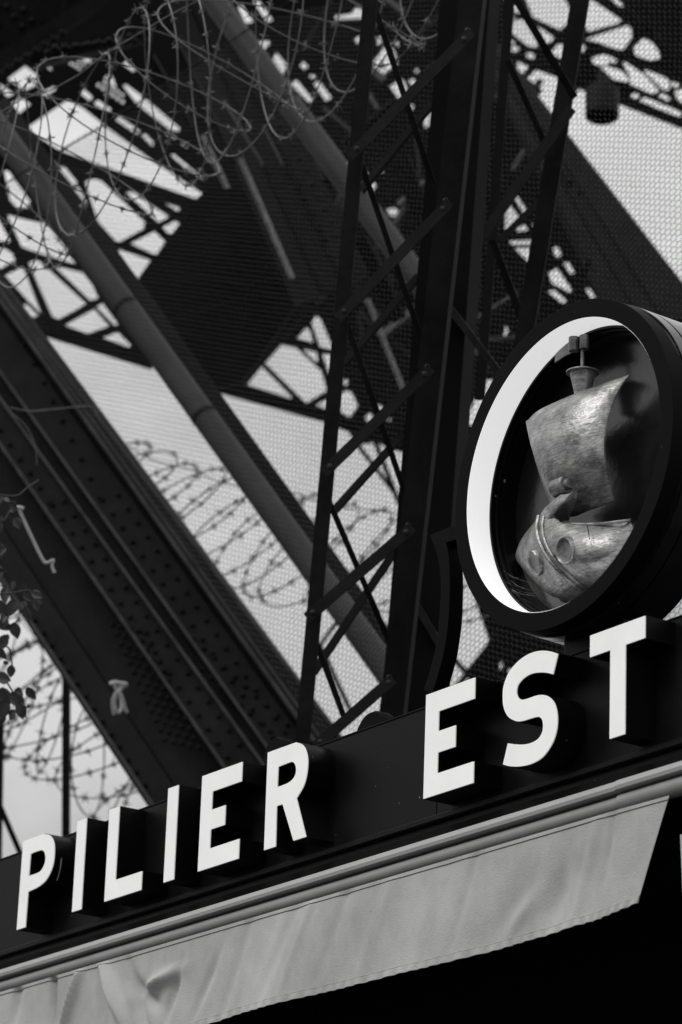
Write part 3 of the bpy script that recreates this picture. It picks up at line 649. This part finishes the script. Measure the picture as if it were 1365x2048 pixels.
plate([(830, 850), (962, 850), (930, 1040), (922, 1150), (900, 1370), (897, 1450), (830, 1450)],
      [[(866, 985), (873, 985), (874, 1008), (867, 1010)], [(864, 1032), (873, 1032), (869, 1080), (860, 1132), (851, 1155), (848, 1148), (856, 1090)], [(846, 1180), (854, 1176), (850, 1225), (841, 1230)]] + [[(x - q, y), (x, y - q), (x + q, y), (x, y + q)] for x, y, q in ((886, 1045, 4), (884, 1060, 4), (879, 1168, 3), (878, 1183, 5), (876, 1201, 5), (874, 1219, 6), (872, 1237, 5), (868, 1259, 5), (866, 1283, 3))],
      27, .018, 'web_panel', label='pierced dark web panel behind the scroll bracket')
plate([(960, 1080), (1290, 1080), (1318, 1215), (1318, 1450), (960, 1450), (938, 1348), (978, 1280), (950, 1200)], [[(1000, 1328), (1005, 1324), (1006, 1334), (1002, 1340)], [(1018, 1338), (1024, 1338), (1024, 1346), (1018, 1346)]], 27.3, .018, 'web_panel', label='dark web panel below the round emblem')
# bracing bars laid over the panels, each its own angle iron
def tb(p, q, wd, t, d=.09, kind='L', mt='iron_far', flip=1, ext=TE, name='brace'):
    return cbar(p, q, wd, t, d=d, kind=kind, name=name, mt=mt, par=tw, flip=flip, ext=ext, jit=.05)
for a in [((40, 285), (420, 420), 24, 27.6), ((60, 652), (305, 728), 22, 27.4), ((415, 768), (668, 838), 22, 29), ((668, 838), (800, 890), 26, 29),
          ((45, 515), (95, 645), 11, 27.8), ((5, 420), (47, 515), 11, 27.8), ((-20, 555), (40, 520), 10, 27.7), ((40, 500), (168, 538), 10, 27.8), ((200, 352), (345, 490), 9, 27.9), ((222, 498), (376, 420), 10, 27.8), ((105, 650), (205, 597), 10, 27.7), ((485, 770), (606, 618), 12, 29.3), ((524, 729), (604, 810), 6, 29.5), ((618, 640), (664, 775), 8, 29.4), ((560, 684), (670, 706), 8, 29.5), ((600, 818), (668, 786), 8, 29.5),
          ((716, 890), (792, 988), 9, 28.5), ((745, 868), (800, 1010), 10, 28.4), ((640, 1290), (700, 1210), 8, 28), ((700, 1420), (640, 1290), 9, 28), ((690, 1250), (795, 1090), 11, 28), ((655, 1120), (770, 1290), 10, 28.2),
          ((280, 383), (640, 620), 18, 29.6), ((370, 340), (700, 585), 14, 29.5), ((1168, 70), (1250, 45), 6, 28.2), ((1245, 112), (1290, 50), 12, 28.1), ((1160, 165), (1430, 270), 18, 28.1), ((1090, 100), (1150, 50), 12, 28.2), ((1250, -10), (1400, 130), 26, 28), ((1180, 85), (1400, 160), 12, 28.2),
          ((1000, 1265), (895, 1400), 12, 26.8), ((900, 1310), (985, 1400), 11, 26.9), ((905, 1060), (850, 1300), 10, 26.5), ((845, 1210), (900, 1300), 12, 26.4)]:
    tb(*a[:2], a[2], a[3])
for a in [((478, 316), (582, 556), 7, 23.8, 'pale'), ((402, 270), (452, 376), 7, 24, 'pale'), ((440, 200), (520, 330), 8, 23.9, 'iron_worn'), ((300, 110), (380, 250), 10, 23.5, 'iron'), ((734, 598), (806, 780), 8, 24.2, 'pale'), ((340, 60), (470, 330), 10, 23.6, 'iron'), ((520, 250), (560, 330), 8, 23.9, 'iron_worn'), ((650, 370), (740, 250), 22, 23.5, 'iron'), ((690, 290), (800, 200), 20, 24, 'iron'), ((960, 640), (1040, 590), 16, 24.5, 'iron_worn'), ((950, 690), (1040, 680), 14, 24.5, 'iron_worn'), ((960, 700), (1000, 770), 16, 24.4, 'iron_worn'), ((800, 320), (860, 470), 40, 25, 'iron'), ((720, 480), (800, 640), 30, 25, 'iron')]:  # pale bars stand for lit steel edges, brightness painted in their colour
    tb(*a[:2], a[2], a[3], mt=a[4], kind='L', ext=(TE + UPX * .8).normalized())
for gx, gy, gr_, gt in ((96, 648, 24, 27.3), (44, 512, 17, 27.6), (668, 836, 24, 28.8), (738, 868, 26, 28.7), (415, 402, 22, 27.4), (300, 452, 12, 27.6), (592, 614, 14, 29.2), (1150, 62, 26, 28), (1240, 108, 14, 28), (1290, 60, 16, 28)):
    g_ = B().prism([[at(gx + gr_ * 1.15 * math.cos(a_ + gx), gy + gr_ * .8 * math.sin(a_ + gx), gt) for a_ in (0, 1.1, 2.0, 3.1, 4.2, 5.2)]], TE * .03).build('gusset', M['iron_far'], tw)
    rv = B()
    for a_ in range(6): rv.dome(at(gx + gr_ * .6 * math.cos(a_ + gx), gy + gr_ * .45 * math.sin(a_ + gx), gt), -TE, .018)
    rv.build('rivet_rows', M['iron'], g_, kind='stuff')
rb_ = random.Random(11); cents = [(sum(q[0] for q in h) / len(h), sum(q[1] for q in h) / len(h), max(7, .45 * max(math.dist(a_, b_) for a_ in h for b_ in h))) for h in PMh + PRh]
made = 0
for _ in range(900):
    if made > 62: break
    x, y = rb_.uniform(560, 1080), rb_.uniform(-20, 820); ang = math.radians(rb_.choice((38, 40, 55, 57, 60, -38, -42, -60, 84))) ; ln_ = rb_.uniform(50, 150)
    p_ = (x, y); q_ = (x + ln_ * math.cos(ang), y + ln_ * math.sin(ang)); ok_ = True
    if x > 690 and y > 700: continue
    for cx, cy, cr_ in cents:
        f_ = max(0, min(1, ((cx - x) * (q_[0] - x) + (cy - y) * (q_[1] - y)) / ln_ ** 2))
        if math.hypot(x + (q_[0] - x) * f_ - cx, y + (q_[1] - y) * f_ - cy) < cr_ + 6: ok_ = False; break
    if not ok_ or q_[0] > 1100 or q_[1] > 800 or q_[1] < -40: continue
    cbar(p_, q_, rb_.choice((6, 8, 10, 14)), rb_.uniform(26.4, 29), d=rb_.uniform(.05, .14), kind='L', par=tw, ext=(TE + UPX * rb_.uniform(.1, 1.0)).normalized(), mt=rb_.choice(('pipe', 'iron_worn', 'iron_worn', 'pipe', 'iron_far')), flip=rb_.choice((-1, 1))); made += 1
# dark housing block between the pipes
blk = B().prism([[at(x, y, 26.2) for x, y in ((405, 385), (455, 372), (520, 400), (560, 440), (588, 520), (592, 612), (540, 688), (483, 768), (432, 774), (352, 664), (277, 560), (330, 490), (374, 430))]], TE * .08).build('housing', M['iron_far'], tw, label='dark angular iron housing between the two pipes')
B().prism([[at(x, y, 26.1) for x, y in ((410, 440), (500, 420), (560, 560), (505, 575), (420, 540))]], TE * .09).build('cover', M['iron'], blk, bevel=.01)
for p_, q_, w_ in (((338, 634), (515, 590), 7), ((300, 560), (420, 548), 8), ((420, 548), (585, 600), 9), ((405, 400), (505, 575), 9), ((505, 575), (470, 700), 8), ((350, 655), (470, 700), 7), ((560, 400), (690, 640), 22), ((480, 380), (600, 620), 14), ((600, 400), (720, 620), 12)):
    cbar(p_, q_, w_, 26.0, d=.05, kind='L', par=tw, ext=TE, mt='iron')
rivets(blk, [((440, 470), (470, 540), 16, 26.05, 26.05), ((520, 470), (555, 550), 16, 26.15, 26.15)], .02)

# ------------------------------------------------------------------ pipes
def pipe(l0, l1, r0, r1, t0_, t1_, seams, label, fl=True):
    c0 = ((l0[0] + r0[0]) / 2, (l0[1] + r0[1]) / 2); c1 = ((l1[0] + r1[0]) / 2, (l1[1] + r1[1]) / 2)
    d = Vector((c1[0] - c0[0], c1[1] - c0[1])).normalized(); wd = abs(Vector((r0[0] - l0[0], r0[1] - l0[1])).cross(d))
    a, b = at(*c0, t0_), at(*c1, t1_); r = wd / 2 / F * (t0_ + t1_) / 2
    root = thing('steel_pipe', b, label, 'pipe', 'pipes slanting up the tower')
    ax = (b - a).normalized(); ln = (b - a).length
    B().lathe(a, ax, [(r, 0), (r, ln), (r * .8, ln), (r * .8, 0)], 40).build('pipe_run', M['pipe'], root, smooth=True)
    for s_ in seams:
        f_ = (s_[1] - c0[1]) / (c1[1] - c0[1])
        B().lathe(a + ax * ln * f_, ax, [(r * .99, -.02), (r * 1.03, -.015), (r * 1.03, .015), (r * .99, .02)], 40).build('joint_ring', M['iron'], root, smooth=True)
    return root, a, b, r
def ln(p, q, y): return (p[0] + (q[0] - p[0]) * (y - p[1]) / (q[1] - p[1]), y)
pl0, pl1 = (135, 500), (557, 1098); pr0, pr1 = (206, 500), (606, 1050)
p1, a, b, r = pipe(ln(pl0, pl1, 200), ln(pl0, pl1, 1640), ln(pr0, pr1, 200), ln(pr0, pr1, 1640), 21.5, 18.8, [(0, 655), (0, 880)], 'lower grey steel pipe slanting across the sky left of the column')
qa, qb = ln((215, 500), (611, 1052), 200), ln((215, 500), (611, 1052), 1640)
B().beam(at(*qa, 21.75), at(*qb, 19.05), wpx(34, 20.3), .1, TE, 'L').build('side_rail', M['iron'], p1)
ql0, ql1 = (435, 0), (700, 335); 
pipe((350, -66), (880, 660), (410, -66), (942, 660), 22.5, 21.0, [(0, 215)], 'upper grey steel pipe beside the dark girder, passing behind the column')

# ------------------------------------------------------------------ wire netting
KN = 2.42
cs, vp = .0338, .0268
root = thing('wire_netting', at(700, 1300, 16), 'fine hexagonal wire netting stretched in front of the tower', 'netting')
poly = [(45, 345), (515, 45), (900, -60), (1400, -60), (1400, 1420), (650, 1470), (330, 1040), (-30, 560), (-30, 392)]
def inpoly(X, Y):
    ins = np.zeros(X.shape, bool); k = len(poly)
    for i in range(k):
        (x1, y1), (x2, y2) = poly[i], poly[(i + 1) % k]
        c_ = ((y1 > Y) != (y2 > Y)) & (X < (x2 - x1) * (Y - y1) / ((y2 - y1) + 1e-9) + x1); ins ^= c_
    return ins
us = [uz(x, y, KN) for x, y in ((-40, 300), (-40, 1000), (1420, 300), (1420, 1420), (700, -80), (1400, -80))]
umin, umax = min(q[0] for q in us), max(q[0] for q in us); zmin, zmax = min(q[1] for q in us) - .3, max(q[1] for q in us) + .2
nc = int((umax - umin) / cs); nr_ = int((zmax - zmin) / vp)
ci, ri = np.meshgrid(np.arange(nc), np.arange(nr_), indexing='ij'); ci = ci.ravel(); ri = ri.ravel()
cu = umin + ci * cs; cz = zmin + (ri + .5 * (ci % 2)) * vp + .0022 * np.sin(ci * 2.7 + ri * 1.3) * np.sin(ri * .71)
cu = cu + .0025 * np.sin(ci * .9 + ri * 2.1)
h = vp / 2; e6 = cs * 2 / 3
# three edges per cell: left twist, lower left and lower right wires
segs = np.concatenate([np.stack([cu - e6 * .5, cz + h, cu + e6 * .5, cz + h], 1), np.stack([cu + e6 * .5, cz + h, cu + e6, cz], 1), np.stack([cu + e6, cz, cu + e6 * .5, cz - h], 1)])
k_of = lambda u, z: KN + .012 * np.sin(u * 3.1 + z * 1.7) + .008 * np.sin(z * 5.3 - u * 2.2)
so_, sd__, sn__ = np.array(SO), np.array(SD), np.array(SN)
def pos(u, z): return so_ + u[:, None] * sd__ + z[:, None] * np.array([0, 0, 1.]) + k_of(u, z)[:, None] * sn__
P0, P1 = pos(segs[:, 0], segs[:, 1]), pos(segs[:, 2], segs[:, 3])
mid = (P0 + P1) / 2 - np.array(EYE); tt = mid @ np.array(FWD)
keep = inpoly(682.5 + F * (mid @ np.array(R)) / tt, 1024 - F * (mid @ np.array(U)) / tt)
P0, P1 = P0[keep], P1[keep]; n_e = len(P0); thick = np.where(np.arange(len(keep)) < len(cu), .0015, .0014)[keep]
ax = P1 - P0; ax /= np.linalg.norm(ax, axis=1)[:, None]; s1 = np.cross(ax, sn__); s1 /= np.linalg.norm(s1, axis=1)[:, None]; s2 = np.tile(sn__, (n_e, 1))
V = np.empty((n_e, 6, 3))
for q in range(3):
    o_ = (s1 * math.cos(q * 2.0944 + .5) + s2 * math.sin(q * 2.0944 + .5)) * thick[:, None]
    V[:, q] = P0 + o_; V[:, q + 3] = P1 + o_
Fq = np.array([[0, 1, 4, 3], [1, 2, 5, 4], [2, 0, 3, 5]])
FF = (np.arange(n_e)[:, None, None] * 6 + Fq[None]).reshape(-1, 4)
me = bpy.data.meshes.new('mesh_wire'); V = V.reshape(-1, 3) - np.array(root.location)
me.vertices.add(len(V)); me.vertices.foreach_set('co', V.ravel())
me.loops.add(FF.size); me.loops.foreach_set('vertex_index', FF.ravel()); me.polygons.add(len(FF)); me.polygons.foreach_set('loop_start', np.arange(len(FF)) * 4); me.polygons.foreach_set('loop_total', np.full(len(FF), 4))
me.update(); me.validate(); me.materials.append(M['net'])
o = bpy.data.objects.new('mesh_wire', me); C.objects.link(o); o.parent = root; o['kind'] = 'stuff'
B().tube([onk(x, y, KN) for x, y in ((-30, 393), (45, 345), (210, 249), (350, 158), (515, 45), (700, -80))], .0055, 6).build('edge_cable', M['iron_far'], root)

# ------------------------------------------------------------------ barbed wire coils
def coil(pts, t, rad, turns, label, seed, wire=.0028, nbarb=14, arm=.02, tilt=.55, var=1, strands=2):
    rnd = random.Random(seed); P = [at(x, y, t + dt) for x, y, dt in pts]; path = catmull(P, 24); K = len(path)
    root = thing('barbed_wire_coil', path[0], label, 'barbed wire', 'coils of barbed wire along the fence')
    for strand in range(strands):
        _strand(rnd, path, K, rad, turns if strand == 0 else int(turns * .7), seed + strand * 5, tilt * (1 if strand == 0 else -1.1), wire, nbarb, arm, root, var)
    B().tube([p + Vector((0, 0, rad * .9 + rnd.uniform(-.02, .02))) for p in path[::6]], wire * .8, 4).build('top_strand', M['razor'], root, fix=False)
    return root
def _strand(rnd, path, K, rad, turns, seed, tilt, wire, nbarb, arm, root, var):
    n_ = turns * 40; W = []; ph = rnd.uniform(0, 6)
    rr_ = [1 + var * rnd.uniform(-.22, .15) for _ in range(turns + 2)]; ll_ = [1 + var * rnd.uniform(-.7, .5) for _ in range(turns + 2)]; sg_ = [var * rnd.uniform(-.3, .15) for _ in range(turns + 2)]
    for i in range(n_ + 1):
        f_ = i / n_ * (K - 1); j = min(int(f_), K - 2); c = path[j].lerp(path[j + 1], f_ - j); axd = (path[j + 1] - path[j]).normalized()
        x = axd.cross(Z).normalized(); y = x.cross(axd); a = ph + i / 40 * 2 * math.pi
        q_ = i / 40; qi = int(q_); qf = q_ - qi; lp_ = lambda l: l[qi] * (1 - qf) + l[qi + 1] * qf
        rr = rad * lp_(rr_) * (1 + .05 * math.sin(i / 9.3)); lean = tilt * rad * math.sin(a + 1) * lp_(ll_)
        W.append(c + (x * math.cos(a) + y * math.sin(a)) * rr + axd * lean + Vector((0, 0, lp_(sg_) * rad)))
    B().tube(W, wire, 5).build('wire', M['razor'], root, smooth=True, fix=False)
    b = B(); step = max(1, 40 // nbarb)
    for i in range(2, n_ - 2, step):
        c = W[i]; d = (W[i + 1] - W[i - 1]).normalized(); x = d.orthogonal().normalized()
        if rnd.random() < .25: continue
        for k_ in range(6):
            a = k_ * 1.047 + rnd.uniform(-.5, .5); v = (x * math.cos(a) + d.cross(x) * math.sin(a)) + d * rnd.uniform(-.5, .5)
            b.tube([c, c + v * arm * rnd.uniform(.6, 1.25)], [wire * 1.1, wire * .35], 3, cap=False)
        b.tube([c - d * arm * .6, c + d * arm * .6], wire * 1.7, 5)
    b.build('barb', M['razor'], root, kind='stuff', fix=False)
coil([(-90, 400, 0), (90, 320, 0), (330, 180, 0), (560, 50, 0), (800, -90, 0), (1000, -200, 0)], 15.4, .40, 15, 'large loose coil of barbed wire arching over the netting top', 3, wire=.0034, arm=.024, var=.8, tilt=.8)
coil([(150, 940, 0), (300, 1010, 0), (470, 1065, 0), (640, 1100, 0), (860, 1130, 0), (1020, 1180, 0)], 22.6, .36, 15, 'coil of barbed wire seen through the netting behind the lower pipe', 5, wire=.0055, arm=.034, var=.3, strands=1, tilt=.9)
coil([(-120, 1180, 0), (20, 1340, 0), (150, 1450, 0), (330, 1600, 0)], 21.6, .40, 10, 'coil of barbed wire against the clear sky at lower left', 9, wire=.0052, arm=.036)

# ------------------------------------------------------------------ posts, lamp, cord, twigs
def post(p, q, wd, t, label, top=None):
    a, b = at(*p, t), at(*q, t); w_ = wpx(wd, t)
    r_ = thing('fence_post', b, label, 'post', 'fence posts at lower left')
    d = (b - a).normalized(); b2 = a + d * ((a.z) / -d.z if d.z < -.2 else (b - a).length)
    B().beam(a, b2, w_, w_ * .8, FN, 'L', th=w_ * .55).build('upright', M['iron'], r_)
    return r_
post((131, 1320), (130, 1690), 15, 20.9, 'dark upright fence post standing against the sky at lower left')
o = post((-2, 1400), (-8, 1760), 16, 20.9, 'dark fence post cut by the left edge of the picture')
B().beam(at(-6, 1600, 20.8), at(50, 1730, 20.8), wpx(12, 20.9), .04, FN, 'L').build('stay', M['iron'], o)
lp = thing('floodlight', at(1205, 170, 25), 'dark can shaped floodlight hanging from the truss at upper right', 'lamp')
ca = (Z * .96 + FWD * .1).normalized(); cc = at(1205, 232, 25); rr = wpx(34, 25)
B().lathe(cc, ca, [(rr * .93, .0), (rr, 0), (rr, .21), (rr * .96, .22), (0, .22), (0, .17), (rr * .92, .16)], 36, closed=True).build('housing', M['iron_far'], lp, smooth=True)
B().lathe(cc, ca, [(0, .05), (rr * .9, .05), (rr * .9, .06), (0, .06)], 36, closed=False).build('lens', M['gloss'], lp, smooth=True)
B().tube([cc + ca * .22, cc + ca * .36], .04, 8).build('stem', M['iron'], lp)
# white cord knotted on the girder
tK = 19.4
def kp(x, y, dt=0): return at(218 + (x - 740) * .293, 1362 + (y - 1570) * .293, tK + dt)
b = B()
for P in ([(745, 1590), (780, 1578), (820, 1585), (858, 1592), (840, 1612), (800, 1640), (790, 1660)], [(795, 1640), (770, 1690), (765, 1740), (775, 1800)], [(800, 1640), (780, 1700), (785, 1760), (800, 1785), (822, 1770), (825, 1710), (810, 1650)], [(815, 1650), (840, 1720), (850, 1760), (864, 1785)], [(770, 1580), (785, 1620), (810, 1640), (822, 1600)]):
    b.tube(catmull([kp(x, y, .01 * i) for i, (x, y) in enumerate(P)], 5), .0095, 6)
tag(b.build('knotted_cord', M['cord'], None, smooth=True), 'white cord knotted in loops on the dark girder at lower left', 'cord')
b = B()
def rp(x, y): return at(x * .293, 900 + y * .293, 16.5)
b.tube(catmull([rp(125, 395), (rp(200, 560)), rp(290, 745), rp(320, 770), rp(365, 752), rp(355, 790), rp(372, 838)], 6), .0075, 8)
b.tube(catmull([rp(95, 398), rp(130, 392), rp(160, 402)], 5), .010, 8)
tag(b.build('hooked_rod', M['cord'], None, smooth=True), 'thin pale hooked rod in front of the girder beside the twigs', 'rod')
b = B(); b.tube(catmull([at(x, y, 18.5) for x, y in ((20, 815), (60, 822), (110, 818), (180, 812), (192, 822), (195, 830))], 6), .0028, 5)
b.tube(catmull([at(x, y, 18.5) for x, y in ((15, 820), (50, 850), (70, 890), (74, 930))], 6), .0025, 5)
tag(b.build('loose_wire', M['razor'], None), 'thin loose wire lying across the left girder', 'wire')
# twigs with leaves
leafme = None
def leaf_mesh():
    b = B(); P = []
    for i in range(7):
        f_ = i / 6; wd = .42 * math.sin(math.pi * min(1, f_ * .96 + .04)) ** .8 * (1 - .35 * f_)
        P.append([Vector((s_ * wd, f_, .10 * abs(s_) - .25 * f_ * f_)) for s_ in (-1, -.5, 0, .5, 1)])
    b.grid(P, .015, Vector((0, 0, -1)))
    me = bpy.data.meshes.new('leaf'); me.from_pydata(b.v, [], b.f); me.materials.append(M['leaf'])
    me.polygons.foreach_set('use_smooth', [True] * len(me.polygons)); return me
LM = leaf_mesh()
def twig(name_label, stems, leaves, t, seed):
    rnd = random.Random(seed); r_ = thing('leafy_twig', at(*stems[0][0], t), name_label, 'twig')
    for P in stems: B().tube(catmull([at(x, y, t + .02 * i) for i, (x, y) in enumerate(P)], 6), .0035, 6).build('stem', M['stem'], r_, smooth=True)
    for i in range(len(leaves)):
        x, y, sz, ang = leaves[i]; leaves.append((x + rnd.uniform(-16, 16), y + rnd.uniform(-16, 16), sz * rnd.uniform(.35, .7), ang + rnd.uniform(-70, 70)))
    for x, y, sz, ang in leaves:
        o = bpy.data.objects.new('leaf', LM); C.objects.link(o); o.parent = r_
        tdir = (R * math.cos(math.radians(ang)) + U * math.sin(math.radians(ang)))
        nn = (-FWD + Vector((rnd.uniform(-.7, .7), rnd.uniform(-.7, .7), rnd.uniform(-.5, .8)))).normalized(); nn = (nn - tdir * nn.dot(tdir)).normalized(); xx = tdir.cross(nn)
        mm = Matrix.Identity(4); s_ = wpx(sz, t)
        for k_, v in enumerate((xx, tdir, nn)):
            for j in range(3): mm[j][k_] = v[j] * s_
        mm.translation = at(x, y, t + rnd.uniform(-.1, .1)) - r_.location
        o.matrix_local = mm
twig('leafy twig hanging in front of the girder at the left edge', [[(-20, 985), (30, 992), (55, 975), (78, 960)], [(-15, 1050), (8, 1040), (22, 1020), (35, 1016)], [(-10, 1190), (30, 1185), (55, 1180)]],
     [(4, 990, 26, -120), (20, 1000, 24, -60), (-4, 1040, 40, -100), (28, 1035, 26, -60), (2, 1085, 34, -95), (-5, 1130, 40, -80), (12, 1175, 34, -100), (50, 1178, 32, -60), (62, 1185, 26, -20), (30, 1200, 34, -110), (50, 1215, 30, -75), (20, 1220, 34, -130), (-6, 1200, 40, -60), (70, 1200, 24, -70)], 14.2, 4)
twig('leafy twig silhouetted against the sky at lower left', [[(-20, 1230), (20, 1250), (40, 1235)], [(-20, 1330), (10, 1360), (30, 1390), (45, 1400)], [(5, 1290), (20, 1300), (25, 1340)]],
     [(-4, 1240, 34, -40), (28, 1245, 34, -80), (12, 1270, 32, -110), (-8, 1290, 36, -60), (22, 1330, 26, -90), (4, 1375, 40, -70), (22, 1385, 40, -50), (40, 1375, 34, -100), (36, 1405, 36, -70), (55, 1375, 30, -60), (12, 1400, 44, -110), (-6, 1400, 40, -80), (5, 1425, 34, -100), (50, 1410, 26, -95), (-10, 1350, 34, -20), (30, 1420, 24, -120)], 14.4, 8)
